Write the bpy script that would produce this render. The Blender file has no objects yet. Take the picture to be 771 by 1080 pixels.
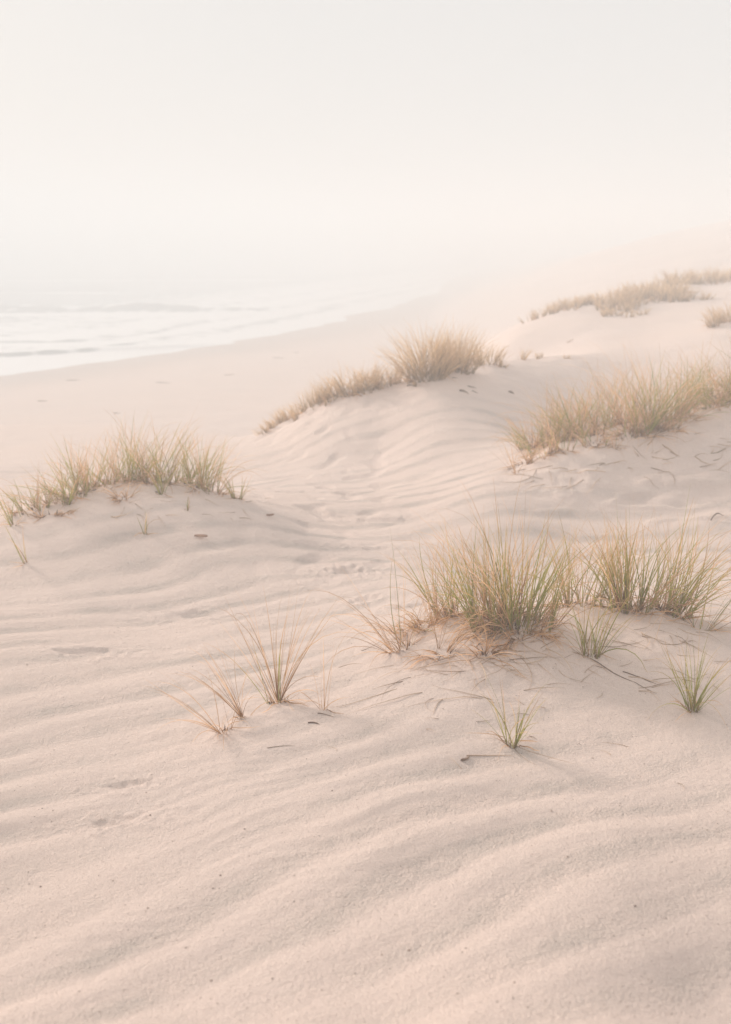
import bpy, math, random
import numpy as np

# ------------------------------------------------------------------ basics
scene = bpy.context.scene
COL = scene.collection
F = 1050.0            # focal length in pixels of the 771 x 1080 photograph (35 mm lens)
PITCH = math.radians(14.9)
ZC = 5.0              # eye height above the sea
CP, SP = math.cos(PITCH), math.sin(PITCH)


def ray(px, py):
    x = (px - 385.5) / F
    y = (540.0 - py) / F
    dy = CP + y * SP
    return x / dy, (-SP + y * CP) / dy      # X per metre of Y, z per metre of Y


# ------------------------------------------------------------------ noise
def _hash(ix, iy, seed):
    h = (ix.astype(np.int64) * 374761393 + iy.astype(np.int64) * 668265263 + seed * 1442695041) & 0xFFFFFFFF
    h = ((h ^ (h >> 13)) * 1274126177) & 0xFFFFFFFF
    h = (h ^ (h >> 16)) & 0xFFFFFFFF
    return h.astype(np.float64) / 4294967295.0


def noise(x, y, seed=0):
    x = np.asarray(x, float); y = np.asarray(y, float)
    ix = np.floor(x); iy = np.floor(y)
    fx = x - ix; fy = y - iy
    out = 0.0
    u = fx * fx * fx * (fx * (fx * 6 - 15) + 10)
    v = fy * fy * fy * (fy * (fy * 6 - 15) + 10)
    def g(dx, dy):
        a = _hash(ix + dx, iy + dy, seed) * 2 * math.pi
        return np.cos(a) * (fx - dx) + np.sin(a) * (fy - dy)
    a = g(0, 0) + u * (g(1, 0) - g(0, 0))
    b = g(0, 1) + u * (g(1, 1) - g(0, 1))
    return (a + v * (b - a)) * 1.5


def fbm(x, y, seed=0, octv=3):
    s = 0; a = 1.0; t = 0
    for k in range(octv):
        s = s + a * noise(x * 2 ** k + 13.7 * k, y * 2 ** k - 7.1 * k, seed + k); t += a; a *= 0.5
    return s / t


def sstep(a, b, x):
    t = np.clip((x - a) / (b - a), 0, 1)
    return t * t * (3 - 2 * t)


# ------------------------------------------------------------------ the land
YM = 1.6
def warp(X, Y):
    Yc = YM + np.logaddexp(0, (Y - YM) * 2.5) / 2.5
    u = 0.85 * np.tanh(X / Yc / 0.85)
    return u, np.log(Yc)


PTS = []
def P(px, py, Y):
    a, s = ray(px, py); PTS.append((a * Y, Y, ZC + s * Y))
def W(px, Y, z):
    a, s = ray(px, 540 - 1050 * math.tan(math.atan((z - ZC) / Y) + PITCH)); PTS.append((a * Y, Y, z))

for px in (-300, 100, 385, 700, 1100):
    W(px, 1.0, 3.32)
for q in ((-150, 1090, 2.45), (200, 1080, 2.35), (400, 1080, 2.3), (771, 1080, 2.33), (950, 1080, 2.33),
          (-150, 900, 3.45), (150, 900, 3.38), (400, 900, 3.2), (650, 900, 3.15), (900, 900, 3.12),
          (400, 800, 4.0), (540, 788, 4.12), (650, 790, 4.1), (730, 755, 4.4), (860, 770, 4.25),
          (290, 745, 4.62), (232, 772, 4.36), (340, 750, 4.55), (100, 750, 4.75), (0, 800, 4.28), (-150, 780, 4.45),
          (0, 700, 5.4), (0, 650, 6.3), (150, 650, 6.4), (250, 660, 6.15), (330, 650, 6.25), (300, 700, 5.35), (200, 700, 5.45),
          (-150, 650, 6.25),
          (400, 690, 5.22), (460, 672, 5.3), (540, 668, 5.17), (600, 648, 5.48), (690, 648, 5.52), (771, 664, 5.4), (900, 650, 5.7),
          (540, 702, 4.92), (640, 702, 4.95),
          (450, 600, 7.2), (380, 600, 7.3), (330, 600, 7.3), (450, 560, 8.6), (600, 560, 8.75), (771, 560, 8.6), (900, 560, 8.6),
          (540, 500, 10.0), (600, 466, 10.4), (680, 446, 10.6), (771, 425, 11.0), (900, 405, 11.4),
          (520, 507, 9.7), (600, 515, 9.45), (700, 508, 9.6), (771, 512, 9.5), (900, 512, 9.5), (680, 476, 10.15), (771, 465, 10.3),
          (500, 478, 11.6), (450, 500, 11.0), (400, 520, 10.3), (350, 520, 10.4), (400, 470, 12.7),
          (0, 562, 7.9), (80, 526, 8.55), (140, 512, 8.8), (200, 519, 8.8), (250, 532, 8.7), (300, 550, 8.5),
          (0, 600, 7.25), (80, 580, 7.5), (150, 570, 7.75), (250, 580, 7.6), (320, 560, 8.4), (-150, 590, 7.5), (-150, 640, 6.5),
          (0, 500, 13.2), (150, 488, 13.3), (0, 480, 15.5), (100, 480, 14.6), (280, 500, 12.0), (-150, 480, 15.5),
          (0, 450, 20), (150, 450, 19.5), (230, 464, 16.5),
          (280, 458, 15.0), (330, 432, 14.5), (380, 418, 14.3), (440, 405, 14.0), (500, 391, 14.8), (540, 379, 16), (600, 375, 17), (660, 376, 18),
          (300, 480, 13.2), (380, 450, 13.2), (450, 440, 12.9), (520, 430, 13.4), (560, 410, 14.5), (600, 400, 15.5),
          (620, 355, 22), (700, 350, 22), (560, 338, 27), (600, 328, 27), (640, 330, 26), (700, 318, 27), (680, 305, 30),
          (771, 300, 30), (771, 345, 20), (870, 340, 20), (771, 378, 17), (900, 375, 17), (540, 355, 24)):
    P(*q)
for q in ((540, 6.9, 2.55), (700, 7.1, 2.53), (850, 7.1, 2.6), (-100, 10.5, 2.2), (60, 10.8, 2.25), (190, 10.8, 2.28),
          (680, 12.8, 2.65), (771, 13.3, 2.8), (590, 12.6, 2.55), (900, 13.5, 2.9),
          (270, 18.5, 1.5), (370, 18.5, 1.6), (460, 20, 1.7), (540, 21.5, 2.1), (480, 26, 1.9), (400, 28, .6), (300, 28, .3), (100, 28, .1), (-150, 28, .0),
          (771, 45, 3.9), (650, 45, 3.1), (560, 45, 1.9), (480, 45, .9), (380, 45, -.5), (200, 45, -1.), (0, 45, -1.), (900, 45, 4.5),
          (900, 80, 8.7), (771, 80, 6.7), (650, 80, 4.9), (560, 88, 2.7), (480, 98, .5), (390, 98, -1.2), (200, 98, -2), (-100, 98, -2.5),
          (900, 250, 9.2), (771, 250, 8.0), (650, 250, 5.2), (560, 250, 1.6), (480, 250, -1.5), (200, 250, -3), (-100, 250, -3),
          (900, 1500, 9.3), (771, 1500, 8.0), (560, 1500, 0), (400, 1500, -3), (-100, 1500, -3)):
    W(*q)
PT = np.array(PTS)
PU, PV = warp(PT[:, 0], PT[:, 1])
PC = np.stack([PU * 2.2, PV], 1)
def _k(r2):
    return 0.5 * r2 * np.log(np.maximum(r2, 1e-12))
n_ = len(PC)
Kmat = _k(((PC[:, None] - PC[None]) ** 2).sum(2)) + np.eye(n_) * 0.0025
Pm = np.concatenate([np.ones((n_, 1)), PC], 1)
A_ = np.zeros((n_ + 3, n_ + 3)); A_[:n_, :n_] = Kmat; A_[:n_, n_:] = Pm; A_[n_:, :n_] = Pm.T
# fit the slope-like value (z - ZC)/Y^.5 so that far points do not dominate
SC = np.exp(PV) ** 0.6
coef = np.linalg.solve(A_, np.concatenate([(PT[:, 2] - ZC) / SC, np.zeros(3)]))


def dune(X, Y):
    U, V = warp(X, Y)
    sh = np.shape(U); U = np.ravel(U) * 2.2; V = np.ravel(V)
    out = np.empty(U.shape)
    for i in range(0, len(U), 60000):
        u = U[i:i + 60000].astype(np.float32); v = V[i:i + 60000].astype(np.float32)
        r2 = (u[:, None] - PC[None, :, 0].astype(np.float32)) ** 2 + (v[:, None] - PC[None, :, 1].astype(np.float32)) ** 2
        out[i:i + 60000] = _k(r2) @ coef[:n_].astype(np.float32) + coef[n_] + coef[n_ + 1] * u + coef[n_ + 2] * v
    z = ZC + out * np.exp(V) ** 0.6
    return np.clip(z, -4, 9.6).reshape(sh)


_sy = np.array([-400, -100, 0, 20, 40.5, 57, 67, 90, 117, 162, 400, 1500.])
_sx = np.array([-150, -80, -42, -27, -15.4, -6.2, -3.4, 1.6, 8.2, 20, 80, 350.])
_gy = np.linspace(-420, 1600, 4041)
_gx = np.interp(_gy, _sy, _sx)
_kr = np.exp(-0.5 * (np.arange(-40, 41) / 13.0) ** 2); _kr /= _kr.sum()
_gx = np.convolve(np.pad(_gx, 40, mode='edge'), _kr, 'valid')


def shore(X, Y):            # metres inland of the water line
    xs = np.interp(Y, _gy, _gx)
    dx = (np.interp(Y + 1, _gy, _gx) - xs)
    return (X - xs) / np.sqrt(1 + dx * dx)


def beach(X, Y):
    d = shore(X, Y) + 1.1 * noise(X / 9, Y / 9, 91) + .35 * noise(X / 2.3, Y / 2.6, 92)
    return np.where(d > 0, 1.75 * (1 - np.exp(-np.maximum(d, 0) * .062 / 1.75)), np.maximum(d * .05, -3.5))


MOUNDS = []        # (x, y, radius, height) little sand collars round the plants
DIPS = []          # (x, y, rx, ry, depth) footprints
ROUGH = []         # (x, y, radius) places with hummocky, litter-strewn sand


def base_h(X, Y):
    a = dune(X, Y); b = beach(X, Y)
    k = 0.16
    m = np.maximum(a, b) + k * np.log1p(np.exp(-np.abs(a - b) / k)) - k * math.log(2) * np.exp(-np.abs(a - b) / k)
    return m


def ripple(X, Y):
    s = .15 + .57 * (1 - sstep(4.8, 8.5, Y))
    w = .24 * noise(X / 1.7, Y / 1.5, 5) + .06 * noise(X / .55, Y / .5, 6) + .015 * noise(X / .16, Y / .15, 7) + .5 * noise(X / 5, Y / 5, 8)
    ph = (Y - s * X + w) * np.cos(np.arctan(s))
    lam = .31 + .06 * sstep(4, 9, Y)
    p = ph / lam
    fr = p - np.floor(p)
    # long gentle back, short steep front (towards the viewer)
    prof = np.where(fr < .42, .5 - .5 * np.cos(math.pi * fr / .42), .5 + .5 * np.cos(math.pi * (fr - .42) / .58))
    amp = .35 + .9 * np.clip(.5 + 1.1 * noise(X / 1.3 + 40, Y / .9 + 3, 12), 0, 1.3)
    return prof - .5, amp, fr


def masks(X, Y):
    rg = np.zeros(np.shape(X))
    for (x, y, r) in ROUGH:
        k = (np.abs(X - x) < 2.6 * r) & (np.abs(Y - y) < 2.6 * r)
        rg[k] = np.maximum(rg[k], np.exp(-((X[k] - x) ** 2 + (Y[k] - y) ** 2) / r ** 2))
    return rg


def H(X, Y, detail=True):
    X = np.asarray(X, float); Y = np.asarray(Y, float)
    z = base_h(X, Y)
    far = 1 - sstep(22, 45, Y)
    rg = masks(X, Y)
    d = shore(X, Y)
    dry = sstep(8, 16, d)
    prof, amp, fr = ripple(X, Y)
    R = np.hypot(X, Y)
    Aamp = .0205 * (1 - .15 * sstep(3.6, 4.6, Y)) * (1 - .38 * sstep(3.8, 5.5, Y)) * (1 - .45 * sstep(.1, 1.0, X) * (1 - sstep(4.5, 6, Y))) * (1 - .88 * rg) * dry * (1 - sstep(16, 30, R)) * (1 - .96 * sstep(8.9, 11.0, R))
    z = z + prof * amp * Aamp
    # broad unevenness, hummocks, small hollows
    z = z + .025 * fbm(X / 1.9, Y / 1.6, 21, 3) * dry * np.clip(R / 3, .3, 2.5)
    z = z + .019 * fbm(X / .30, Y / .22, 31, 3) * dry * far * (.12 + 1.1 * rg + .9 * rg * sstep(8.5, 9.5, Y))
    # trodden, uneven strip through the hollow between the dunes
    tr = np.exp(-((X + .35 + .02 * (Y - 9)) / .9) ** 2) * sstep(6.3, 8, Y) * (1 - sstep(15, 20, Y))
    z = z - tr * .04 * np.clip(noise(X / .30, Y / .34, 41) * 1.8 - .25, 0, 1)
    z = z + .25 * fbm(X / 7, Y / 7, 51, 3) * sstep(18, 40, Y) * sstep(.9, 2.5, z)
    # small second-order wind ripples
    q = (Y - .25 * X + .12 * noise(X / .5, Y / .5, 61)) / .085
    z = z + .0016 * np.sin(q * 2 * math.pi) * np.clip(noise(X / 1.1, Y / 1.0, 62) * 1.6 + .2, 0, 1) * dry * (1 - sstep(10, 16, R))
    for (x, y, r, h) in MOUNDS:
        k = (np.abs(X - x) < 3 * r) & (np.abs(Y - y) < 3 * r)
        z[k] += h * np.exp(-((X[k] - x) ** 2 + (Y[k] - y) ** 2) / r ** 2)
    for (x, y, rx, ry, h) in DIPS:
        k = (np.abs(X - x) < 4 * rx) & (np.abs(Y - y) < 4 * rx)
        q2 = (((X[k] - x) / rx) ** 2 + ((Y[k] - y) / ry) ** 2) * np.clip(1 + 1.3 * noise(X[k] / (rx * .7), Y[k] / (ry * 1.1), 71), .3, 3)
        z[k] += - h * np.exp(-q2) + .35 * h * np.exp(-(np.sqrt(q2) - 1.7) ** 2 / .25)
    return z


def hit(px, py, y0=1.6, y1=60.0, fn=None):
    """where the sight line through a place in the photograph meets the land"""
    a, s = ray(px, py)
    fn = fn or base_h
    Y = np.exp(np.linspace(math.log(y0), math.log(y1), 700))
    g = ZC + s * Y - fn(a * Y, Y)
    k = np.where(g <= 0)[0]
    i = k[0] if len(k) else int(np.argmin(g / Y))
    return a * Y[i], Y[i]


# ------------------------------------------------------------------ object helpers
def tag(o, label=None, cat=None, group=None, kind=None):
    if label: o['label'] = label
    if cat: o['category'] = cat
    if group: o['group'] = group
    if kind: o['kind'] = kind
    return o


def empty(name, loc, rz=0):
    o = bpy.data.objects.new(name, None); COL.objects.link(o)
    o.location = loc; o.rotation_euler = (0, 0, rz); o.empty_display_size = .1
    return o


def mesh_obj(name, V, quads, mat, parent=None, loc=(0, 0, 0), smooth=True, attrs=None, tris=None):
    V = np.ascontiguousarray(V, np.float32)
    me = bpy.data.meshes.new(name)
    me.vertices.add(len(V)); me.vertices.foreach_set('co', V.ravel())
    nq = 0 if quads is None else len(quads); nt = 0 if tris is None else len(tris)
    idx = []
    starts = np.concatenate([np.arange(nq) * 4, nq * 4 + np.arange(nt) * 3]).astype(np.int32)
    if nq: idx.append(np.asarray(quads, np.int32).ravel())
    if nt: idx.append(np.asarray(tris, np.int32).ravel())
    idx = np.concatenate(idx)
    me.loops.add(len(idx)); me.loops.foreach_set('vertex_index', idx)
    me.polygons.add(nq + nt); me.polygons.foreach_set('loop_start', starts)
    me.update(calc_edges=True)
    me.polygons.foreach_set('use_smooth', np.full(nq + nt, smooth))
    for k, a in (attrs or {}).items():
        at = me.attributes.new(k, 'FLOAT', 'POINT'); at.data.foreach_set('value', np.ascontiguousarray(a, np.float32).ravel())
    me.validate(); me.update()
    me.materials.append(mat)
    o = bpy.data.objects.new(name, me); COL.objects.link(o)
    o.location = loc
    if parent: o.parent = parent
    return o


# ------------------------------------------------------------------ materials
def new_mat(name):
    m = bpy.data.materials.new(name); m.use_nodes = True
    nt = m.node_tree; nt.nodes.clear()
    out = nt.nodes.new('ShaderNodeOutputMaterial')
    b = nt.nodes.new('ShaderNodeBsdfPrincipled')
    nt.links.new(b.outputs[0], out.inputs['Surface'])
    return m, nt, b, out


def N(nt, t, **kw):
    n = nt.nodes.new(t)
    for k, v in kw.items():
        if k in n.inputs: n.inputs[k].default_value = v
        else: setattr(n, k, v)
    return n


def mixc(nt, fac, a, b):
    m = nt.nodes.new('ShaderNodeMix'); m.data_type = 'RGBA'
    for i, v in ((0, fac), (6, a), (7, b)):
        if hasattr(v, 'links'): nt.links.new(v, m.inputs[i])
        else: m.inputs[i].default_value = v
    return m.outputs[2]


def mapr(nt, v, a, b, c=0., d=1.):
    m = nt.nodes.new('ShaderNodeMapRange'); nt.links.new(v, m.inputs[0])
    for i, x in enumerate((a, b, c, d)): m.inputs[1 + i].default_value = x
    return m.outputs[0]


def mth(nt, op, a, b):
    m = nt.nodes.new('ShaderNodeMath'); m.operation = op
    for i, v in enumerate((a, b)):
        if hasattr(v, 'links'): nt.links.new(v, m.inputs[i])
        else: m.inputs[i].default_value = v
    return m.outputs[0]


def attr(nt, n):
    a = nt.nodes.new('ShaderNodeAttribute'); a.attribute_name = n
    return a.outputs['Fac']


def tex(nt, scale, detail=2., rough=.5, kind='ShaderNodeTexNoise'):
    g = nt.nodes.new('ShaderNodeNewGeometry')
    t = nt.nodes.new(kind); nt.links.new(g.outputs['Position'], t.inputs['Vector'])
    t.inputs['Scale'].default_value = scale
    if kind == 'ShaderNodeTexNoise':
        t.inputs['Detail'].default_value = detail; t.inputs['Roughness'].default_value = rough
    return t.outputs[0]


SAND = (.585, .462, .385, 1)
def sand_material():
    m, nt, b, out = new_mat('sand')
    coarse = attr(nt, 'coarse'); wet = attr(nt, 'wet')
    big = mapr(nt, tex(nt, .55, 3), .35, .65)
    c = mixc(nt, big, (.775, .630, .560, 1), (.752, .620, .560, 1))
    mid = mapr(nt, tex(nt, 7, 4, .6), .3, .7)
    c = mixc(nt, mth(nt, 'MULTIPLY', mid, .5), c, (.785, .648, .576, 1))
    # coarse greyer grains gather in the troughs of the ripples
    cn = mth(nt, 'MULTIPLY', coarse, mapr(nt, tex(nt, 3.2, 4, .6), .35, .62))
    c = mixc(nt, mth(nt, 'MULTIPLY', cn, .75), c, (.560, .490, .445, 1))
    # individual grains
    gr = tex(nt, 300, 2, .6)
    c = mixc(nt, mapr(nt, gr, .54, .70, 0, .55), c, (.36, .27, .22, 1))
    c = mixc(nt, mapr(nt, gr, .44, .28, 0, .5), c, (.78, .68, .60, 1))
    sp = tex(nt, 130, 3, .6)
    c = mixc(nt, mapr(nt, sp, .62, .72, 0, .60), c, (.30, .23, .19, 1))
    c = mixc(nt, mth(nt, 'MULTIPLY', wet, .8), c, (.56, .455, .395, 1))
    nt.links.new(c, b.inputs['Base Color'])
    b.inputs['Roughness'].default_value = .95
    b.inputs['Specular IOR Level'].default_value = .2
    r = mth(nt, 'SUBTRACT', .95, mth(nt, 'MULTIPLY', wet, .55)); nt.links.new(r, b.inputs['Roughness'])
    # bump: grains, crusty pits
    h1 = mth(nt, 'MULTIPLY', tex(nt, 260, 3, .7), .0060)
    h2 = mth(nt, 'MULTIPLY', tex(nt, 90, 3, .6), mth(nt, 'ADD', .0080, mth(nt, 'MULTIPLY', coarse, .012)))
    h3 = mth(nt, 'MULTIPLY', tex(nt, 22, 3, .55), mth(nt, 'ADD', .0130, mth(nt, 'MULTIPLY', coarse, .012)))
    hh = mth(nt, 'ADD', mth(nt, 'ADD', h1, h2), h3)
    bp = N(nt, 'ShaderNodeBump', Strength=.9, Distance=1.0)
    nt.links.new(hh, bp.inputs['Height']); nt.links.new(bp.outputs[0], b.inputs['Normal'])
    return m


def sea_material():
    m, nt, b, out = new_mat('sea_water')
    foam = attr(nt, 'foam')
    f = mth(nt, 'ADD', foam, mth(nt, 'MULTIPLY', mth(nt, 'SUBTRACT', tex(nt, .9, 5, .65), .5), 1.3))
    f = mapr(nt, f, .35, .62)
    c = mixc(nt, f, (.42, .44, .44, 1), (.86, .86, .86, 1))
    nt.links.new(c, b.inputs['Base Color'])
    r = mapr(nt, f, 0, 1, .22, .9); nt.links.new(r, b.inputs['Roughness'])
    bp = N(nt, 'ShaderNodeBump', Strength=.8, Distance=1.0)
    h = mth(nt, 'MULTIPLY', tex(nt, 2.3, 5, .6), .10)
    nt.links.new(h, bp.inputs['Height']); nt.links.new(bp.outputs[0], b.inputs['Normal'])
    return m


def blade_material(name, stops, transl=.5):
    """real leaf colour: changes along the blade and from blade to blade"""
    m, nt, b, out = new_mat(name)
    al = attr(nt, 'along'); rn = attr(nt, 'vary')
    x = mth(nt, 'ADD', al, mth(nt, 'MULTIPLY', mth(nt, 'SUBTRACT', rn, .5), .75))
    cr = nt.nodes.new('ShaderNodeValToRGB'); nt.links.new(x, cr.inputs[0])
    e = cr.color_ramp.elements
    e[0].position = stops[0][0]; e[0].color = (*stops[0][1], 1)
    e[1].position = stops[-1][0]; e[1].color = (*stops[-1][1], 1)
    for p, c in stops[1:-1]:
        k = e.new(p); k.color = (*c, 1)
    rn2 = attr(nt, 'tone')
    hs = N(nt, 'ShaderNodeHueSaturation'); nt.links.new(cr.outputs[0], hs.inputs['Color'])
    nt.links.new(mapr(nt, rn2, 0, 1, .7, 1.12), hs.inputs['Value'])
    nt.links.new(hs.outputs[0], b.inputs['Base Color'])
    b.inputs['Roughness'].default_value = .55; b.inputs['Specular IOR Level'].default_value = .35
    tr = nt.nodes.new('ShaderNodeBsdfTranslucent'); nt.links.new(hs.outputs[0], tr.inputs[0])
    mx = nt.nodes.new('ShaderNodeMixShader'); mx.inputs[0].default_value = transl
    nt.links.new(b.outputs[0], mx.inputs[1]); nt.links.new(tr.outputs[0], mx.inputs[2])
    nt.links.new(mx.outputs[0], out.inputs['Surface'])
    return m


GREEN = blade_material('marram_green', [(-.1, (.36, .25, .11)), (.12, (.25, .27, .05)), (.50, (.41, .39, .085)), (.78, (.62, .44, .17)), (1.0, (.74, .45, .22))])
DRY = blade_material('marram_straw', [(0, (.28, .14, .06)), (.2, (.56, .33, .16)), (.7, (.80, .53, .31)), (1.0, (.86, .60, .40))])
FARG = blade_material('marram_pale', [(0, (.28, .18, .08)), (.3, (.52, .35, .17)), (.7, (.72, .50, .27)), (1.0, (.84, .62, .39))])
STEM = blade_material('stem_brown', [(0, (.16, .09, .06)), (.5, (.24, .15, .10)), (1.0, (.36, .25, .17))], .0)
TWIG = blade_material('litter_brown', [(0, (.34, .22, .15)), (.35, (.55, .40, .29)), (1.0, (.68, .52, .39))], .05)
LEAF = blade_material('dead_leaf', [(0, (.34, .19, .13)), (1.0, (.48, .29, .20))], .1)


# ------------------------------------------------------------------ grass
def strands(rng, n, org, rx, ry, L, tilt, tvar, lean=(0, 0), droop=.6, w=.005, seg=8, az=None, azv=.5, rot=0., clip=True, flat=.45, curl=.25):
    """n curved tapering leaf blades as three-sided tubes; returns V, quads, along, vary, tone in coordinates local to org"""
    # blades stand in shoots of four to seven that share a foot and a general direction
    ns = max(1, int(round(n / 5.))) if n > 8 else n
    sh = rng.integers(0, ns, n) if n > 8 else np.arange(n)
    a0 = rng.uniform(0, 2 * math.pi, ns)[sh] + rng.normal(0, .05, n); rad = np.clip(np.sqrt(rng.uniform(0, 1, ns))[sh] + rng.normal(0, .03, n), 0, 1.1)
    sA = rng.normal(0, azv, ns)[sh] + rng.normal(0, .7, n); sT = rng.normal(0, tvar, ns)[sh] + rng.normal(0, .10, n)
    sL = rng.uniform(0, 1, ns)[sh] * .55 + rng.uniform(0, 1, n) * .45
    bx = rad * np.cos(a0) * rx; by = rad * np.sin(a0) * ry
    c, s = math.cos(rot), math.sin(rot)
    bx, by = bx * c - by * s, bx * s + by * c
    if az is None:
        A = np.arctan2(by, bx) + sA
        T = np.abs(tilt * (.25 + .75 * rad) + sT)
    else:
        A = az + rng.normal(0, azv, n); T = np.abs(tilt + rng.normal(0, tvar, n))
    d = np.stack([np.sin(T) * np.cos(A) + lean[0], np.sin(T) * np.sin(A) + lean[1], np.cos(T)], 1)
    d /= np.linalg.norm(d, axis=1)[:, None]
    Ls = (L[0] + (L[1] - L[0]) * sL) * (1 - .25 * rad * (az is None))
    dr = droop * rng.gamma(2.0, .5, n)
    hz = np.stack([np.cos(A), np.sin(A)], 1)
    cv = rng.normal(0, curl, n)
    p = np.stack([bx, by, np.zeros(n)], 1)
    gz = H(p[:, 0] + org[0], p[:, 1] + org[1]) - org[2]
    p[:, 2] = gz - .012
    line = [p.copy()]
    for k in range(seg):
        t = (k + 1) / seg
        d = d.copy()
        d[:, 2] -= dr * (t ** 1.3) * 2.2 / seg
        d[:, 0] += (-hz[:, 1] * cv + hz[:, 0] * .10 * dr) * 1.6 / seg
        d[:, 1] += (hz[:, 0] * cv + hz[:, 1] * .10 * dr) * 1.6 / seg
        d /= np.linalg.norm(d, axis=1)[:, None]
        p = p + d * (Ls / seg)[:, None]
        line.append(p.copy())
    Ln = np.stack(line, 1)                                   # n, seg+1, 3
    if clip:
        g = H(Ln[:, 1:, 0] + org[0], Ln[:, 1:, 1] + org[1]) - org[2] + .004
        Ln[:, 1:, 2] = np.where(Ln[:, 1:, 2] < g, g + rng.uniform(0, .012, (n, 1)), Ln[:, 1:, 2])
    return tube(rng, Ln, w, flat * .5)


def tube(rng, Ln, w, flat=.45, wvar=.3, tp=2.2, solid=False):
    n, S, _ = Ln.shape; seg = S - 1
    tan = np.gradient(Ln, axis=1); tan /= np.maximum(np.linalg.norm(tan, axis=2), 1e-6)[..., None]
    r = rng.normal(0, 1, (n, 1, 3)); r[..., 2] *= .3
    side = np.cross(tan, r); side /= np.maximum(np.linalg.norm(side, axis=2), 1e-6)[..., None]
    nor = np.cross(side, tan)
    t = np.linspace(0, 1, S)
    wd = w * rng.uniform(1 - wvar, 1 + wvar, n)[:, None] * (1 - t ** tp * .88)[None]
    v0 = Ln + side * (wd * .5)[..., None]
    v1 = Ln - side * (wd * .5)[..., None]
    v2 = Ln + nor * (wd * flat)[..., None]
    V = np.stack([v0, v2, v1], 2).reshape(-1, 3)             # index (b*S+s)*3+c
    b = np.arange(n)[:, None, None] * S * 3; s = np.arange(seg)[None, :, None] * 3; c = np.arange(3 if solid else 2)[None, None, :]
    c2 = (c + 1) % 3
    Q = np.stack([b + s + c, b + s + c2, b + s + 3 + c2, b + s + 3 + c], -1).reshape(-1, 4)
    al = np.repeat(np.tile(t, (n, 1)).reshape(-1), 3)
    va = np.repeat(rng.uniform(0, 1, n), S * 3); to = np.repeat(rng.uniform(0, 1, n), S * 3)
    return V, Q, al, va, to


def join(parts):
    Vs, Qs, a, b, c = [], [], [], [], []; o = 0
    for (V, Q, al, va, to) in parts:
        Vs.append(V); Qs.append(Q + o); a.append(al); b.append(va); c.append(to); o += len(V)
    return np.concatenate(Vs), np.concatenate(Qs), np.concatenate(a), np.concatenate(b), np.concatenate(c)


def put(name, parts, mat, parent=None, loc=(0, 0, 0)):
    V, Q, a, b, c = join(parts)
    return mesh_obj(name, V, Q, mat, parent, loc, attrs={'along': a, 'vary': b, 'tone': c})


# every plant: pixel of its foot, looks.  The feet are found on the land first, so that the sand collars exist before the plants
PLANTS = []
def plant(px, py, kind, label, group=None, ymax=60., **kw):
    x, y = hit(px, py, 1.6, ymax)
    PLANTS.append(dict(x=x, y=y, kind=kind, label=label, group=group, **kw))
    return x, y


ORD = ['first', 'second', 'third', 'fourth', 'fifth', 'sixth', 'seventh', 'eighth', 'ninth', 'tenth', 'eleventh', 'twelfth', 'thirteenth', 'fourteenth',
       'fifteenth', 'sixteenth', 'seventeenth', 'eighteenth', 'nineteenth', 'twentieth']

# -- foreground, one by one
plant(539, 662, 'big', 'largest green and straw grass tussock on the crest of the nearest mound', rx=.25, ry=.14, L=(.40, .98), n=300, tilt=.40, dn=170, w=.0052, mound=(.42, .03))
plant(474, 655, 'tuft', 'dry straw tuft leaning left against the left side of the largest tussock', rx=.10, ry=.08, L=(.25, .45), n=48, tilt=.5, lean=(-.2, 0), dn=60, w=.0048, dry=.5, mound=(.2, .02))
plant(614, 640, 'tuft', 'low pale green tuft in the gap between the two big foreground tussocks', rx=.13, ry=.07, L=(.28, .46), n=60, tilt=.4, dn=30, w=.005)
plant(672, 645, 'big', 'big green tussock right of the largest one, blades fanning to the right', rx=.20, ry=.11, L=(.36, .92), n=200, tilt=.44, lean=(.13, 0), dn=75, w=.0054, mound=(.34, .02))
plant(710, 649, 'tuft', 'dense olive tuft on the right flank of the right foreground tussock', rx=.10, ry=.07, L=(.28, .50), n=60, tilt=.5, lean=(.35, 0), dn=30, w=.0054)
plant(742, 662, 'sprig', 'loose sprig of a few thin blades at the right end of the mound', rx=.06, ry=.04, L=(.3, .52), n=14, tilt=.6, lean=(.35, 0), dn=8, w=.0042)
plant(622, 697, 'tuft', 'small upright green tuft just below the gap of the two big tussocks', rx=.045, ry=.035, L=(.20, .36), n=30, tilt=.55, dn=8, w=.0050, green=1, mound=(.10, .02))
plant(540, 789, 'star', 'lone small green tuft nearest the viewer on smooth sand', rx=.022, ry=.02, L=(.16, .30), n=20, tilt=.5, dn=7, w=.0044, green=1, mound=(.10, .018))
plant(731, 755, 'star', 'lone small green tuft low at the right edge with spiky fanned blades', rx=.03, ry=.025, L=(.18, .31), n=34, tilt=.75, dn=10, w=.004, green=1, mound=(.12, .022))
plant(424, 686, 'arch', 'wispy dry tuft with long blades arching left from the mound', rx=.06, ry=.05, L=(.30, .62), n=26, tilt=.7, lean=(-.35, 0), dn=30, w=.0038, dry=.8)
plant(465, 690, 'arch', 'flattened dry tuft lying low below the left side of the largest tussock', rx=.10, ry=.06, L=(.25, .5), n=16, tilt=1.15, lean=(-.3, -.1), dn=30, w=.004, dry=.9)
plant(446, 664, 'arch', 'matted pale straw skirt spilling left from the foot of the largest tussock', rx=.16, ry=.09, L=(.14, .34), n=40, tilt=1.05, lean=(-.3, -.1), dn=110, w=.004, dry=.9)
plant(552, 676, 'arch', 'tangle of curled dead blades under the middle of the largest tussock', rx=.20, ry=.05, L=(.14, .32), n=14, tilt=1.1, lean=(.1, -.35), dn=60, w=.0045, dry=1)
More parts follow.
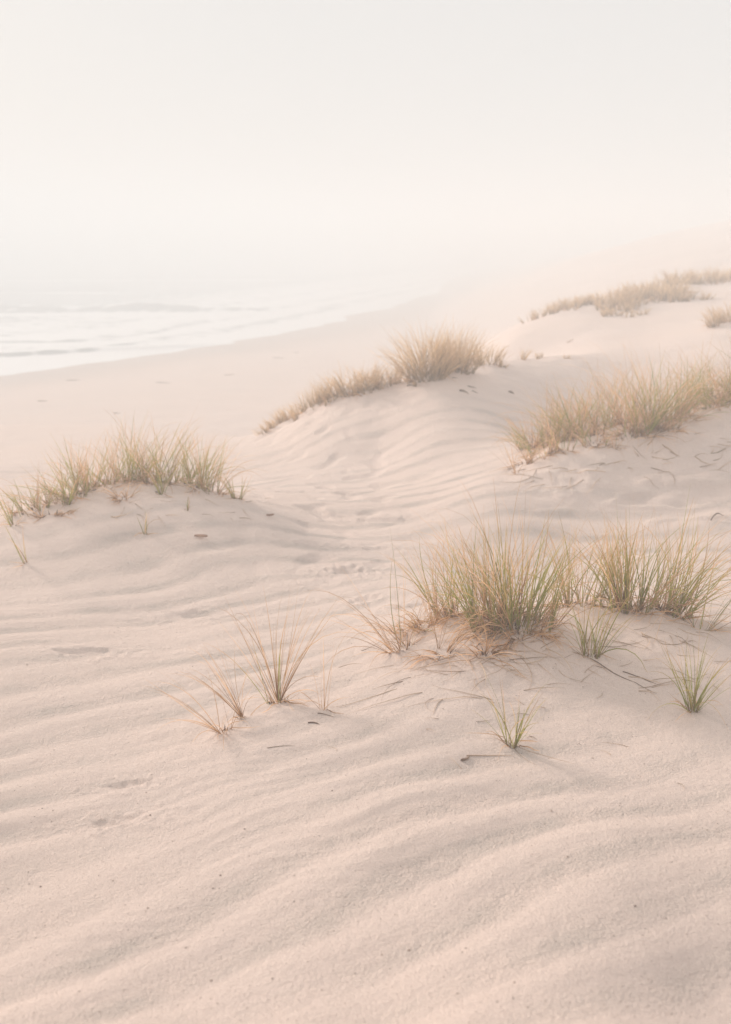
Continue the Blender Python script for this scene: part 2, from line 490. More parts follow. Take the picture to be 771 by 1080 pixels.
plant(512, 694, 'arch', 'bent straw stump with curled dead blades in front of the largest tussock', rx=.04, ry=.03, L=(.14, .34), n=6, tilt=1.2, lean=(.3, -.2), dn=26, w=.006, dry=1)
plant(291, 745, 'tuft', 'tallest of the three thin reddish tufts on the left foreground slope', rx=.045, ry=.03, L=(.24, .47), n=30, tilt=.42, lean=(-.12, 0), dn=12, w=.0042, dry=.88, mound=(.13, .02))
plant(258, 762, 'tuft', 'middle thin reddish tuft between its two neighbours on the left foreground slope', rx=.03, ry=.02, L=(.2, .36), n=13, tilt=.5, lean=(-.30, 0), dn=6, w=.0036, dry=.9, mound=(.08, .012))
plant(236, 773, 'tuft', 'lowest thin dry tuft at the left end of the foreground row of three', rx=.035, ry=.02, L=(.18, .38), n=15, tilt=.6, lean=(-.30, 0), dn=8, w=.0036, dry=.9, mound=(.09, .012))
plant(341, 752, 'sprig', 'sparse sprig of a few upright blades right of the three reddish tufts', rx=.02, ry=.015, L=(.24, .34), n=8, tilt=.2, dn=4, w=.004, dry=.8, mound=(.07, .01))

# -- left dune
LB = [(36, 543, .42), (58, 535, .5), (80, 526, .6), (98, 520, .55), (116, 514, .62), (134, 511, .68), (150, 511, .78), (168, 514, .72), (184, 514, .66), (202, 517, .62), (216, 521, .62)]
for i, (px, py, h) in enumerate(LB):
    plant(px, py, 'band', '%s tussock from the left along the crest of the left dune' % ORD[i], 'grass tussocks on the left dune', ymax=9.6,
          rx=.17, ry=.12, L=(h * .5, h * 1.3), n=62, tilt=.5, lean=(-.1 if i < 4 else .04, 0), dn=26, w=.0058, dry=.42 if i < 5 else .3, mound=(.25, .015))
plant(170, 522, 'tuft', 'fresh green tuft low on the front of the left dune crest', ymax=9.6, rx=.05, ry=.04, L=(.2, .36), n=20, tilt=.4, dn=4, w=.006, green=1)
plant(14, 556, 'sprig', 'green sprig leaning left on the slope at the left edge of the picture', ymax=9.6, rx=.04, ry=.03, L=(.25, .42), n=12, tilt=.35, lean=(-.25, 0), dn=5, w=.006, green=1)
plant(27, 592, 'sprig', 'lowest sprig on the front slope of the left dune, leaning left', ymax=9.6, rx=.015, ry=.015, L=(.22, .36), n=6, tilt=.25, lean=(-.4, 0), dn=2, w=.006)
plant(153, 563, 'sprig', 'tiny upright sprig on bare sand below the left dune crest', ymax=9.6, rx=.015, ry=.015, L=(.1, .22), n=7, tilt=.35, dn=2, w=.006)
plant(197, 540, 'sprig', 'short two-bladed sprig under the right half of the left dune grass', ymax=9.6, rx=.015, ry=.015, L=(.08, .16), n=6, tilt=.3, dn=2, w=.006)
plant(250, 530, 'tuft', 'small open tuft standing alone at the right end of the left dune', ymax=9.6, rx=.06, ry=.05, L=(.2, .42), n=20, tilt=.7, dn=8, w=.0055, mound=(.2, .02))
plant(130, 528, 'arch', 'slumped dead clump hanging on the front of the left dune crest', ymax=9.6, rx=.08, ry=.05, L=(.15, .3), n=18, tilt=.9, dn=24, w=.006, dry=1)
plant(55, 545, 'arch', 'brown matted clump of dead blades on the left shoulder of the left dune', ymax=9.6, rx=.16, ry=.05, L=(.12, .25), n=16, tilt=1., dn=40, w=.006, dry=1)

# -- right middle dune
RB = [(562, 474, .5), (580, 467, .58), (598, 461, .64), (616, 456, .70), (636, 451, .76), (656, 449, .76), (676, 449, .82), (694, 448, .86), (712, 440, .70), (732, 431, .66), (750, 428, .64), (768, 426, .66), (790, 420, .66)]
for i, (px, py, h) in enumerate(RB):
    py += (0, 4, -1, 6, 2, -2, 7, 1, 5, -1, 6, 0, 3)[i]
    plant(px, py, 'band', '%s tussock from the left along the crest of the right middle dune' % ORD[i], 'grass tussocks on the right middle dune', ymax=12.,
          rx=.20, ry=.14, L=(h * .55, h * 1.55), n=100, tilt=.55, lean=(-.14 if i < 6 else .03, 0), dn=44, w=.0062, dry=.5, mound=(.28, .02))
for i, (px, py, h) in enumerate(((572, 486, .34), (592, 478, .36), (628, 470, .4), (662, 462, .46), (704, 456, .5))):
    plant(px, py, 'tuft', '%s loose tuft from the left below the crest row of the right middle dune' % ORD[i], 'loose tufts on the right middle dune', ymax=12., rx=.14, ry=.08, L=(h * .4, h * .8), n=30, tilt=.7, lean=(-.15, -.05), dn=34, w=.006, dry=.7, mound=(.2, .03))
plant(553, 490, 'arch', 'orange straw tuft low on the left end of the right middle dune', ymax=12., rx=.10, ry=.06, L=(.2, .4), n=22, tilt=.6, lean=(-.2, 0), dn=20, w=.006, dry=.9)
plant(543, 500, 'sprig', 'thin wisp of long blades bending left off the tip of the right middle dune', ymax=12., rx=.03, ry=.02, L=(.35, .66), n=9, tilt=.6, lean=(-.45, 0), dn=3, w=.0055, dry=.9)
plant(688, 458, 'arch', 'dark dense straw clump under the tallest grass of the right middle dune', ymax=12., rx=.22, ry=.06, L=(.16, .34), n=50, tilt=.8, dn=46, w=.006, dry=.8)
plant(650, 472, 'sprig', 'short pale sprig on the front slope of the right middle dune', ymax=12., rx=.04, ry=.02, L=(.12, .25), n=10, tilt=.5, dn=6, w=.006, dry=.6)

# -- centre dune
MB = [(286, 453, .22), (297, 447, .28), (309, 440, .34), (322, 434, .38), (335, 429, .42), (348, 425, .46), (361, 421, .48), (374, 418, .50), (387, 416, .48), (400, 412, .42), (412, 409, .38)]
for i, (px, py, h) in enumerate(MB):
    plant(px, py + 3, 'pale', '%s straw tussock from the left in the low row on the centre dune' % ORD[i], 'low straw tussocks on the centre dune', ymax=15.5,
          rx=.20, ry=.16, L=(h * .6, h * 1.25), n=90, tilt=.6, lean=(-.12, 0), dn=34, w=.0075, mound=(.3, .03))
plant(450, 404, 'pale', 'left half of the dense round straw clump topping the centre dune', ymax=15.5, rx=.27, ry=.20, L=(.55, 1.15), n=400, tilt=.62, lean=(-.02, 0), dn=60, w=.0078, mound=(.5, .06))
plant(480, 397, 'pale', 'right half of the dense round straw clump topping the centre dune', ymax=15.5, rx=.26, ry=.18, L=(.5, 1.0), n=330, tilt=.5, lean=(.04, 0), dn=50, w=.0078, mound=(.4, .05))
plant(512, 386, 'pale', 'lower straw tussock at the right foot of the dense round clump', ymax=16.5, rx=.24, ry=.16, L=(.3, .55), n=130, tilt=.5, dn=26, w=.008)
for px, py, h, lb in ((550, 371, .38, 'small tuft standing alone right of the round clump on the centre dune'), (570, 375, .2, 'first of two tiny dark tufts at the right end of the centre dune'),
                      (599, 377, .12, 'smallest dark tuft, farthest right on the centre dune'), (486, 398, .22, 'tiny tuft on the sand below the dense round clump'),
                      (440, 410, .16, 'tiny green tuft below the left half of the round clump'), (346, 432, .14, 'tiny brown tuft below the low row on the centre dune'),
                      (528, 388, .2, 'squat tuft on sand between the round clump and the lone tuft')):
    plant(px, py, 'pale', lb, ymax=18., rx=.07, ry=.05, L=(h * .5, h), n=26, tilt=.5, dn=8, w=.008)

# -- far dunes
r_ = random.Random(4)
for i in range(14):
    t = i / 13.
    px = 566 + 62 * t; py = 337 - 14 * min(1, t * 1.5) + r_.uniform(-2, 2)
    plant(px, py, 'far', '%s tussock from the left on the far low ridge left of the biggest far mass' % ORD[i], 'far straw tussocks on the small ridge', ymax=30.,
          rx=.36, ry=.30, L=(.2, .5), n=42, tilt=.45, dn=16, w=.015)
for i in range(46):
    if i < 32:
        px = r_.uniform(640, 722); t = (px - 640) / 82; py = r_.uniform(319 - 23 * t, 331 - 14 * t)
    else:
        px = 722 + 60 * (i - 32) / 14.; py = 299 + r_.uniform(-3, 3) - 5 * (i - 32) / 14.
    plant(px, py, 'far', 'pale straw tussock in the long hazy mass on the far right dune', 'far straw tussocks in the long mass', ymax=34.,
          rx=.38, ry=.34, L=(.25, .74), n=52, tilt=.5, dn=20, w=.016)
for i in range(15):
    px = 636 + 110 * r_.random(); py = 332 - (px - 640) * .17 + r_.uniform(-2, 5)
    plant(px, py, 'far', 'small separate tuft on the sand just below the long far grass mass', 'small tufts below the far mass', ymax=34.,
          rx=.14, ry=.1, L=(.16, .36), n=36, tilt=.5, dn=8, w=.012)
for i, (px, py) in enumerate(((756, 347), (764, 344), (773, 341))):
    plant(px, py, 'far', ['leftmost', 'middle', 'rightmost'][i] + ' of the three close tussocks at the right edge below the far mass', 'edge tussocks', ymax=24.,
          rx=.2, ry=.16, L=(.3, .58), n=80, tilt=.55, lean=(-.1, 0), dn=26, w=.011, mound=(.3, .05))

# rough ground near plants
for p in PLANTS:
    if p['y'] < 20 and p['kind'] in ('big', 'band', 'arch', 'pale', 'tuft'):
        ROUGH.append((p['x'], p['y'], .62 if p['kind'] in ('big', 'band', 'pale') else .38))
    if 'mound' in p: MOUNDS.append((p['x'], p['y'], p['mound'][0], p['mound'][1]))
x, y = hit(660, 720); ROUGH.append((x, y, .7))
x, y = hit(520, 715); ROUGH.append((x, y, .5))
x, y = hit(700, 485); ROUGH.append((x, y, .8))
x, y = hit(600, 495); ROUGH.append((x, y, .6))
for px, py, a, b, h in ((131, 825, .07, .03, .016), (120, 863, .10, .03, .018), (95, 690, .14, .05, .02), (205, 648, .16, .05, .016),
                        (368, 604, .10, .07, .03), (330, 575, .12, .05, .02), (400, 580, .13, .05, .02), (350, 545, .14, .06, .02), (300, 560, .1, .05, .015),
                        (748, 522, .5, .16, .05), (430, 640, .1, .04, .02), (385, 632, .08, .05, .02), (320, 520, .2, .06, .02), (410, 548, .16, .06, .02)):
    x, y = hit(px, py); DIPS.append((x, y, a, b, h))

# ------------------------------------------------------------------ ground sheet
def polar(na_front, na_back, half, r0, r1, nr):
    a = np.concatenate([np.linspace(-half, half, na_front, endpoint=False), np.linspace(half, 360 - half, na_back, endpoint=False)])
    a = np.radians(a)
    r = np.exp(np.linspace(math.log(r0), math.log(r1), nr))
    return a, r

a, r = polar(1000, 60, 44, .4, 2500, 1250)
# closer rings where the picture needs them (1.8 .. 20 m)
rr = np.concatenate([np.exp(np.linspace(math.log(.4), math.log(1.8), 40, endpoint=False)), np.exp(np.linspace(math.log(1.8), math.log(20), 800, endpoint=False)),
                     np.exp(np.linspace(math.log(20), math.log(140), 300, endpoint=False)), np.exp(np.linspace(math.log(140), math.log(2500), 80))])
nr = len(rr); na = len(a)
AA, RR = np.meshgrid(a, rr)
X = RR * np.sin(AA); Y = RR * np.cos(AA)
Z = H(X, Y)
V = np.stack([X.ravel(), Y.ravel(), Z.ravel()], 1)
i = np.arange(nr - 1)[:, None] * na; j = np.arange(na)[None]; j2 = (j + 1) % na
Q = np.stack([i + j, i + na + j, i + na + j2, i + j2], -1).reshape(-1, 4)[:, ::-1]
cz = len(V); V = np.concatenate([V, [[0, 0, float(H(np.array([0.]), np.array([0.]))[0])]]])
T = np.stack([np.full(na, cz), np.arange(na), (np.arange(na) + 1) % na], 1)
prof, amp, fr = ripple(X, Y)
co = np.clip(-prof * 2 * amp, 0, 1) * (1 - masks(X, Y)) * (1 - sstep(9, 20, RR))
co = np.concatenate([co.ravel(), [0]])
sd = shore(X, Y) + .8 * noise(X / 5, Y / 5, 77)
wt = (1 - sstep(2.5, 9, sd)) * (1 - sstep(.6, 1.6, Z)); wt = np.concatenate([wt.ravel(), [0]])
SANDM = sand_material()
g = mesh_obj('sand_ground', V, Q, SANDM, attrs={'coarse': co, 'wet': wt}, tris=T)
g.data.flip_normals() if g.data.polygons[1000].normal.z < 0 else None
tag(g, 'pale rippled beach sand of the dunes running down to the sea', 'sand', kind='structure')

# ------------------------------------------------------------------ sea
a, r = polar(700, 40, 60, 12, 2400, 620)
a = a[:700]; na = len(a)
r = np.concatenate([np.exp(np.linspace(math.log(14), math.log(180), 640, endpoint=False)), np.exp(np.linspace(math.log(180), math.log(2400), 60))]); nr = len(r)
AA, RR = np.meshgrid(a, r)
X = RR * np.sin(AA); Y = RR * np.cos(AA)
off = -shore(X, Y)
z = .035 * fbm(X / 5, Y / 2.2, 201, 4) + .05 * sstep(10, 60, off) * fbm(X / 14, Y / 6, 211, 3)
foam = .52 * (1 - sstep(14, 34, off)) + .12
def breaker(y0, sl, x0, x1, h, wf, wb, seed):
    global z, foam
    q = Y - (y0 + sl * X + 1.6 * noise(X / 11, Y * 0, seed) + .4 * noise(X / 3, Y * 0, seed + 1))
    gate = sstep(x0 - 6, x0 + 6, X) * (1 - sstep(x1 - 5, x1 + 5, X)) * (.55 + .6 * np.clip(noise(X / 7, Y * 0 + 3, seed + 2) + .5, 0, 1))
    pr = np.where(q < 0, np.exp(-(q / wf) ** 2), np.exp(-(q / wb) ** 2))
    z = z + h * gate * pr
    foam = foam + gate * (.55 * np.exp(-((q + .2 * wf) / (1.1 * wf)) ** 2) * noise(X / 2., Y / 1., seed + 3).clip(0, 1) * 2 + .5 * sstep(-6 * wf, -1.6 * wf, q) * (1 - sstep(-1.8 * wf, -1.3 * wf, q)))
    foam = foam - gate * .55 * np.exp(-((q + .75 * wf) / (.55 * wf)) ** 2)
breaker(82, .10, -60, -9, .62, 1.1, 3.2, 301)
breaker(55, .42, -60, -8, .22, .5, 1.4, 311)
breaker(60, .30, -60, -14, .12, .5, 1.4, 321)
breaker(120, .1, -90, -25, .5, 1.5, 4, 331)
breaker(165, .1, -140, -10, .5, 2, 5, 341)
foam = foam + .6 * (1 - sstep(.8, 2.6, off))
wob = off + .9 * noise(X / 6, Y / 8, 401) + .3 * noise(X / 1.6, Y / 2, 402)
for c_, w_, a_ in ((3.6, .7, -.24), (5.6, .6, .3), (7.4, .8, -.2), (10.5, 1.0, .3), (13.5, 1.2, -.15)):
    foam = foam + a_ * np.exp(-((wob - c_) / w_) ** 2) * np.clip(.7 + noise(X / 9, Y / 9, 405), 0, 1)
TZ = base_h(X, Y)
V = np.stack([X.ravel(), Y.ravel(), (z + .06).ravel()], 1)
i = np.arange(nr - 1)[:, None] * na; j = np.arange(na - 1)[None]
Q = np.stack([i + j, i + j + 1, i + na + j + 1, i + na + j], -1).reshape(-1, 4)
keep = (TZ.ravel() < .5)[Q].any(1)
Q = Q[keep]
used = np.unique(Q); mp = np.full(len(V), -1); mp[used] = np.arange(len(used))
s_ = mesh_obj('sea', V[used], mp[Q], sea_material(), attrs={'foam': foam.ravel()[used]})
if s_.data.polygons[10].normal.z < 0: s_.data.flip_normals()
tag(s_, 'pale misty sea with low breakers and white foam along the beach', 'sea', kind='structure')

# ------------------------------------------------------------------ build the plants
for k, p in enumerate(PLANTS):
    rng = np.random.default_rng(1000 + k)
    x, y = p['x'], p['y']
    zz = float(H(np.array([x]), np.array([y]))[0])
    kind = p['kind']
    nm = {'big': 'grass_tussock', 'band': 'grass_tussock', 'pale': 'grass_tussock', 'far': 'grass_tussock', 'tuft': 'grass_tuft', 'star': 'grass_tuft', 'sprig': 'grass_sprig', 'arch': 'grass_clump'}[kind]
    e = empty(nm, (x, y, zz))
    tag(e, p['label'], 'beach grass', p['group'])
    org = (x, y, zz); n = p['n']; lean = p.get('lean', (0, 0)); L = p['L']; w = p['w']
    dry = p.get('dry', .28); green = p.get('green', 0)
    if kind in ('tuft', 'star', 'sprig', 'arch'):
        f = (1.8 if kind != 'arch' else 1.4) if y < 7 else 1.35; p['tilt'] *= .72 if kind != 'arch' else 1
        L = (L[0] * f, L[1] * f); n = int(n * 1.3) if kind != 'sprig' else n
    kw = dict(rng=rng, org=org, rx=p['rx'], ry=p['ry'])
    if kind in ('far', 'pale'):
        put('straw_leaves', [strands(n=n, L=L, tilt=p['tilt'], tvar=.13, lean=lean, droop=.35, w=w, seg=5, clip=False, **kw)], FARG, e)
        put('dead_leaves', [strands(n=p['dn'], L=(L[0] * .4, L[1] * .6), tilt=.9, tvar=.3, lean=lean, droop=1.0, w=w * .9, seg=5, **kw)], DRY, e)
        continue
    ng = int(n * (1 - dry)) if not green else n
    nd = n - ng
    if ng > 1:
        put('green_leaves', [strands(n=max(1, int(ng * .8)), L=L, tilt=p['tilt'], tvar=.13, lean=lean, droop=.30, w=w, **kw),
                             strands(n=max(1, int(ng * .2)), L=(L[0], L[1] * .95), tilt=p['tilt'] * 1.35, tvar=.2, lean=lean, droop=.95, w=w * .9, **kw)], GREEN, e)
    st = []
    if nd > 0:
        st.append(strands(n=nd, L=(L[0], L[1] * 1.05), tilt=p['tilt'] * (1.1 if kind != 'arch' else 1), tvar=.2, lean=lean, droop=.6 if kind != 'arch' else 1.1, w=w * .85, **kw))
    if kind in ('big', 'band') :
        # a few long outliers that arch far out
        st.append(strands(n=max(4, n // 13), L=(L[1] * .85, L[1] * 1.22), tilt=p['tilt'] * 1.8, tvar=.2, lean=lean, droop=.85, w=w * .7, **kw))
    if st: put('straw_leaves', st, DRY, e)
    if p['dn']:
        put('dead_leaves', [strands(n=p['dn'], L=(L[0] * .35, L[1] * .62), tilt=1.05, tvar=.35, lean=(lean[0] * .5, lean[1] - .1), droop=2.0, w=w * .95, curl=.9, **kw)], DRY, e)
    if kind != 'sprig' and y < 12:
        kb = dict(kw); kb['rx'] = p['rx'] * .8; kb['ry'] = p['ry'] * .8
        put('stem_bases', [strands(n=max(5, n // 5), L=(.03, .075), tilt=.5, tvar=.3, droop=.1, w=w * 1.7, seg=3, **kb)], STEM, e)  # short brown stem bases standing at the foot of the plant

# ------------------------------------------------------------------ dry stalks, roots and leaves lying about
lr = np.random.default_rng(77)
def lying(px, py, L, az, name, label, cat, group, mat=TWIG, w=.005, curl=.8, n=1, lift=.0, ymax=60, flat=.6, tp=2.2):
    x, y = hit(px, py, 1.6, ymax)
    seg = 9
    p = np.array([x, y]); A = math.radians(az); pts = []
    c = lr.normal(0, curl); hump = lr.uniform(0, .5)
    for s in range(seg + 1):
        pts.append(p.copy()); A += (c + lr.normal(0, curl * .6)) / seg; p = p + np.array([math.cos(A), math.sin(A)]) * L / seg
    pts = np.array(pts)
    z = H(pts[:, 0], pts[:, 1])
    t = np.linspace(0, 1, seg + 1)
    zz = z + w * .22 + lift * np.sin(math.pi * t * lr.uniform(.8, 1.2)).clip(0, 1)
    Ln = np.concatenate([pts, zz[:, None]], 1)[None]
    o0 = Ln[0, 0].copy(); Ln = Ln - o0
    o = put(name, [tube(lr, Ln, w, flat, 0, tp, True)], mat, None, tuple(o0))
    return tag(o, label, cat, group)

PALE = blade_material('litter_straw', [(0, (.50, .35, .23)), (.4, (.68, .50, .35)), (1.0, (.78, .60, .44))], .05)
def scatter(cx, cy, sx, sy, n, L, label, group, az=None, azs=60, w=(.0022, .0048), mat=TWIG, name='dry_stalk', cat='stalk', curl=.8, lift=.012, ymax=60):
    for _ in range(n):
        px = cx + lr.uniform(-sx, sx); py = cy + lr.uniform(-sy, sy)
        A = lr.uniform(0, 360) if az is None else az + lr.normal(0, azs)
        lying(px, py, lr.uniform(*L), A, name, label, cat, group, PALE if mat is TWIG and lr.uniform() < .68 else mat, lr.uniform(*w), curl, lift=lift * lr.uniform(0, 1), ymax=ymax)

scatter(470, 715, 55, 30, 24, (.10, .42), 'thin dry stalk fallen on the sand below the left side of the largest tussock', 'stalks left of the mound', az=195, azs=22)
scatter(565, 705, 60, 28, 26, (.06, .26), 'thin dry stalk fallen on the sand just in front of the largest tussock', 'stalks before the largest tussock', az=-25, azs=45)
scatter(535, 690, 55, 14, 34, (.12, .34), 'pale broken straw tangled close under the front of the largest tussock', 'straw tangle at the largest tussock', az=-30, azs=55, w=(.003, .006), lift=.03)
scatter(690, 668, 60, 10, 16, (.10, .28), 'pale broken straw tangled close under the right foreground tussock', 'straw tangle at the right tussock', az=-25, azs=40, w=(.003, .0055), lift=.025)
scatter(680, 700, 75, 36, 34, (.05, .30), 'thin dry stalk fallen on the sand below the right foreground tussock', 'stalks before the right tussock', az=-30, azs=35)
scatter(600, 770, 160, 60, 16, (.03, .14), 'short straw bit on the smooth sand around the two lone green tufts', 'straw bits on the lower slope', w=(.002, .0035))
scatter(330, 690, 60, 30, 8, (.06, .2), 'thin straw bit on the sand right of the sparse sprig', 'straw bits by the sprig', w=(.002, .0035), az=10, azs=40)
scatter(700, 480, 75, 22, 46, (.08, .30), 'brown dead stalk on the front slope of the right middle dune', 'stalks on the right middle dune', az=-20, azs=50, w=(.005, .010), ymax=12)
scatter(590, 498, 55, 18, 24, (.1, .40), 'brown dead stalk on the left tip of the right middle dune', 'stalks on the dune tip', az=200, azs=35, w=(.005, .009), ymax=12)
scatter(200, 535, 90, 12, 24, (.08, .26), 'thin dead stalk on the front slope of the left dune', 'stalks on the left dune', az=-25, azs=50, w=(.0035, .007), ymax=9.6)
scatter(450, 412, 90, 9, 12, (.08, .2), 'dark bit of dead root on the front of the centre dune', 'roots on the centre dune', az=0, azs=30, w=(.015, .03), mat=STEM, name='dead_root', cat='root', ymax=15.5)

lying(622, 700, .42, -38, 'dry_branch', 'longest dark brown stalk running down right from the small upright green tuft', 'stalk', None, STEM, .007, .3)
lying(540, 789, .30, -22, 'dry_branch', 'straight dry stalk running right from the lone green tuft nearest the viewer', 'stalk', None, TWIG, .004, .3)
lying(540, 789, .20, -75, 'dry_stalk', 'thin curled stalk running down from the lone green tuft nearest the viewer', 'stalk', None, TWIG, .003, .3)
lying(486, 803, .06, 25, 'dead_root', 'small orange root knob left of the lone green tuft nearest the viewer', 'root', None, STEM, .014, .8)
lying(492, 800, .22, 22, 'dry_branch', 'bent dry stalk running left from the lone green tuft nearest the viewer', 'stalk', None, TWIG, .006, .5)
lying(325, 765, .07, 20, 'dead_root', 'small brown root bit in front of the sparse sprig', 'root', None, STEM, .010, .9)
lying(335, 757, .10, 5, 'dead_root', 'brown root bit at the foot of the sparse sprig', 'root', None, STEM, .007, .9)
lying(282, 791, .13, 18, 'dry_stalk', 'lone short stick on smooth sand below the reddish tufts', 'stalk', None, TWIG, .0045, .2)
lying(355, 795, .10, 60, 'dry_stalk', 'lone hooked root on smooth sand below the sparse sprig', 'stalk', None, TWIG, .003, 2.5)
lying(750, 551, .16, 35, 'driftwood_twig', 'dark forked twig sticking up from the sand at the right edge', 'twig', None, STEM, .016, .2, lift=.05, ymax=9.5)
lying(657, 708, .22, -40, 'dry_branch', 'short dark stick right of the small upright green tuft', 'stalk', None, STEM, .006, .2)

for px, py, L_ in ((70, 402, .5), (237, 396, .4), (165, 404, .6), (288, 378, .5), (310, 372, .4), (120, 436, .22), (40, 424, .3)):
    lying(px, py, L_, lr.uniform(-20, 20), 'seaweed', 'small dark strand of washed-up weed on the smooth beach below the surf', 'weed', 'weed strands on the beach', STEM, .032, .8, ymax=70)
def leaf(px, py, L, wd, az, label, ymax=60):
    x, y = hit(px, py, 1.6, ymax)
    A = math.radians(az); c, s = math.cos(A), math.sin(A); V = []
    S = 9
    for k in range(S):
        t = k / (S - 1); ww = wd * math.sin(math.pi * min(.97, max(.03, t))) ** .7
        for q in (-1, 0, 1):
            lx = (t - .5) * L; ly = q * ww * .5
            wx, wy = x + lx * c - ly * s, y + lx * s + ly * c
            V.append([wx - x, wy - y, float(H(np.array([wx]), np.array([wy]))[0]) + .006 + .012 * abs(q) + .02 * t * t])
    V = np.array(V); top = V + [0, 0, .002]
    n = len(V); Q = []
    for k in range(S - 1):
        for q in (0, 1):
            i0 = k * 3 + q
            Q.append([i0, i0 + 1, i0 + 4, i0 + 3]); Q.append([n + i0 + 3, n + i0 + 4, n + i0 + 1, n + i0])
        Q.append([k * 3, k * 3 + 3, n + k * 3 + 3, n + k * 3]); Q.append([k * 3 + 5, k * 3 + 2, n + k * 3 + 2, n + k * 3 + 5])
    VV = np.concatenate([V, top])
    o = mesh_obj('dead_leaf', VV, np.array(Q), LEAF, None, (x, y, 0), attrs={'along': np.full(len(VV), .5), 'vary': np.full(len(VV), .5), 'tone': np.full(len(VV), .5)})
    tag(o, label, 'leaf')
leaf(212, 567, .11, .035, -8, 'lone reddish brown dead leaf on bare sand below the left dune', 9.6)
leaf(285, 546, .07, .022, 20, 'curled grey-brown dead leaf right of the small open tuft on the left dune', 9.6)
leaf(601, 360, .14, .04, 0, 'small dark leaf fragment on the sand before the far ridge', 30)

# grit: tiny shell and stone bits strewn on the near sand
gr = np.random.default_rng(5)
n = 9000
gy = 2.1 + 7.5 * gr.uniform(0, 1, n) ** 1.3; gx = gr.uniform(-.46, .46, n) * (gy + .3)
gz = H(gx, gy); sz = gr.gamma(1.5, .00042, n) + .0006
oc = np.array([[1, 0, 0], [-1, 0, 0], [0, 1, 0], [0, -1, 0], [0, 0, 1], [0, 0, -1.]])
fc = np.array([[0, 2, 4], [2, 1, 4], [1, 3, 4], [3, 0, 4], [2, 0, 5], [1, 2, 5], [3, 1, 5], [0, 3, 5]])
st = gr.uniform(.6, 1.7, (n, 1, 3)); st[..., 2] *= .6
th = gr.uniform(0, 6.28, n); R = np.zeros((n, 3, 3)); R[:, 0, 0] = np.cos(th); R[:, 0, 1] = -np.sin(th); R[:, 1, 0] = np.sin(th); R[:, 1, 1] = np.cos(th); R[:, 2, 2] = 1
VV = np.einsum('nij,nkj->nki', R, oc[None] * st * sz[:, None, None]) + np.stack([gx, gy, gz + sz * .25], 1)[:, None]
FF = (fc[None] + np.arange(n)[:, None, None] * 6).reshape(-1, 3)
m, nt, b, out = new_mat('grit')
cr = mixc(nt, attr(nt, 'tone'), (.14, .08, .06, 1), (.46, .34, .27, 1)); nt.links.new(cr, b.inputs['Base Color']); b.inputs['Roughness'].default_value = .8
o = mesh_obj('shell_grit', VV.reshape(-1, 3), None, m, smooth=False, attrs={'tone': np.repeat(gr.uniform(0, 1, n), 6)}, tris=FF)
tag(o, 'tiny brown grit and shell bits strewn over the near sand', 'grit', kind='stuff')

# ------------------------------------------------------------------ haze
def haze_box():
    V = np.array([[x, y, z] for x in (-2600, 2600) for y in (-2600, 2600) for z in (-5.0, 10.6)], float)
    Q = np.array([[0, 1, 3, 2], [4, 6, 7, 5], [0, 4, 5, 1], [2, 3, 7, 6], [0, 2, 6, 4], [1, 5, 7, 3]])
    m = bpy.data.materials.new('haze'); m.use_nodes = True; nt = m.node_tree; nt.nodes.clear()
    out = nt.nodes.new('ShaderNodeOutputMaterial'); v = nt.nodes.new('ShaderNodeVolumePrincipled')
    v.inputs['Color'].default_value = (.85, .888, .912, 1); v.inputs['Density'].default_value = .020; v.inputs['Anisotropy'].default_value = .0
    nt.links.new(v.outputs[0], out.inputs['Volume'])
    o = mesh_obj('haze', V, Q, m, smooth=False)
    tag(o, 'pale sea mist filling the air over the beach', 'haze', kind='stuff')
haze_box()

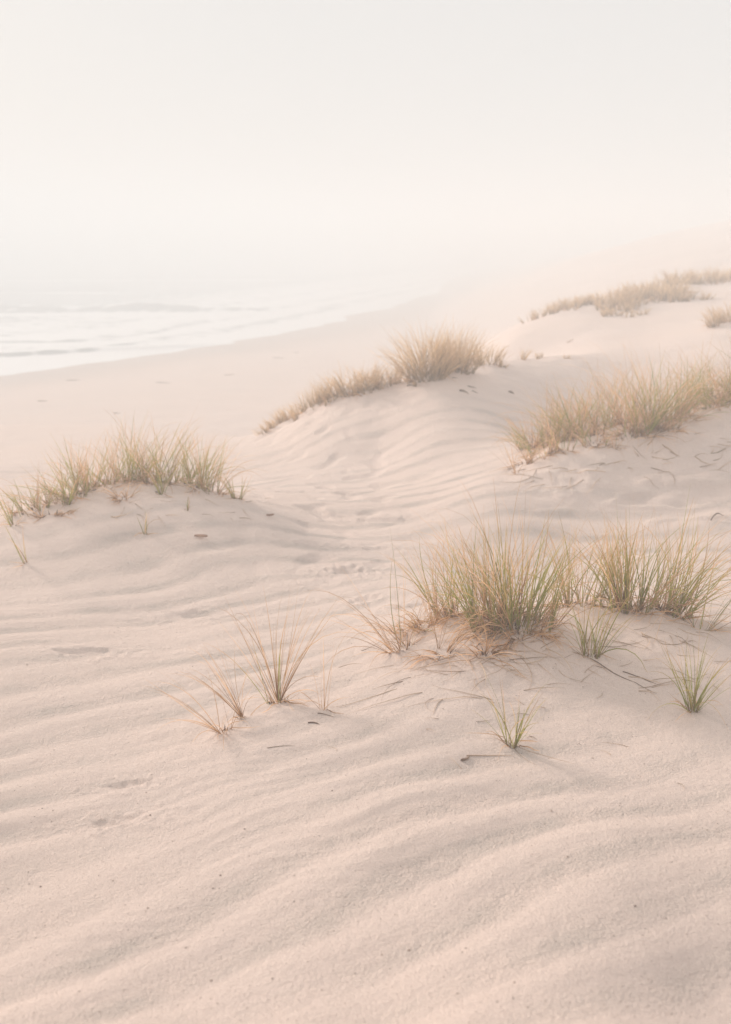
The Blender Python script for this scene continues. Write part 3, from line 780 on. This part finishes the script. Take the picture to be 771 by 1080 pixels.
# ------------------------------------------------------------------ light
SUN_EL, SUN_AZ = math.radians(20), math.radians(-48)     # azimuth from +Y towards +X: behind the sea, to the left
w = bpy.data.worlds.new('World'); scene.world = w; w.use_nodes = True
nt = w.node_tree; nt.nodes.clear()
out = nt.nodes.new('ShaderNodeOutputWorld'); bg = nt.nodes.new('ShaderNodeBackground'); bg.inputs[1].default_value = .1
sk = nt.nodes.new('ShaderNodeTexSky'); sk.sky_type = 'NISHITA'; sk.sun_disc = False
sk.sun_elevation = SUN_EL; sk.sun_rotation = SUN_AZ; sk.air_density = 1; sk.dust_density = 6; sk.ozone_density = 1
fog = mixc(nt, .93, sk.outputs[0], (7.15, 7.1, 7.0, 1))
nt.links.new(fog, bg.inputs[0]); nt.links.new(bg.outputs[0], out.inputs['Surface'])
ld = bpy.data.lights.new('sun', 'SUN'); ld.energy = 4.4; ld.angle = math.radians(9); ld.color = (1, .87, .77)
lo = bpy.data.objects.new('sun', ld); COL.objects.link(lo)
from mathutils import Vector
sd = Vector((math.sin(SUN_AZ) * math.cos(SUN_EL), math.cos(SUN_AZ) * math.cos(SUN_EL), math.sin(SUN_EL)))
lo.rotation_euler = sd.to_track_quat('Z', 'Y').to_euler(); lo.location = (-20, 30, 30)

# ------------------------------------------------------------------ camera
cd = bpy.data.cameras.new('camera'); cam = bpy.data.objects.new('camera', cd); COL.objects.link(cam)
cam.location = (0, 0, ZC); cam.rotation_euler = (math.radians(90) - PITCH, 0, 0)
cd.sensor_fit = 'VERTICAL'; cd.sensor_height = 36; cd.lens = 35; cd.clip_end = 6000; cd.clip_start = .05
cd.dof.use_dof = True; cd.dof.focus_distance = 5.4; cd.dof.aperture_fstop = 2.0
scene.camera = cam

scene.view_settings.view_transform = 'Standard'; scene.view_settings.look = 'None'
scene.view_settings.exposure = 0.19; scene.view_settings.gamma = 1
scene.render.engine = 'CYCLES'
cy = scene.cycles
cy.use_denoising = True; cy.volume_bounces = 12; cy.max_bounces = 14; cy.diffuse_bounces = 7; cy.transmission_bounces = 8; cy.transparent_max_bounces = 8
cy.caustics_reflective = False; cy.caustics_refractive = False
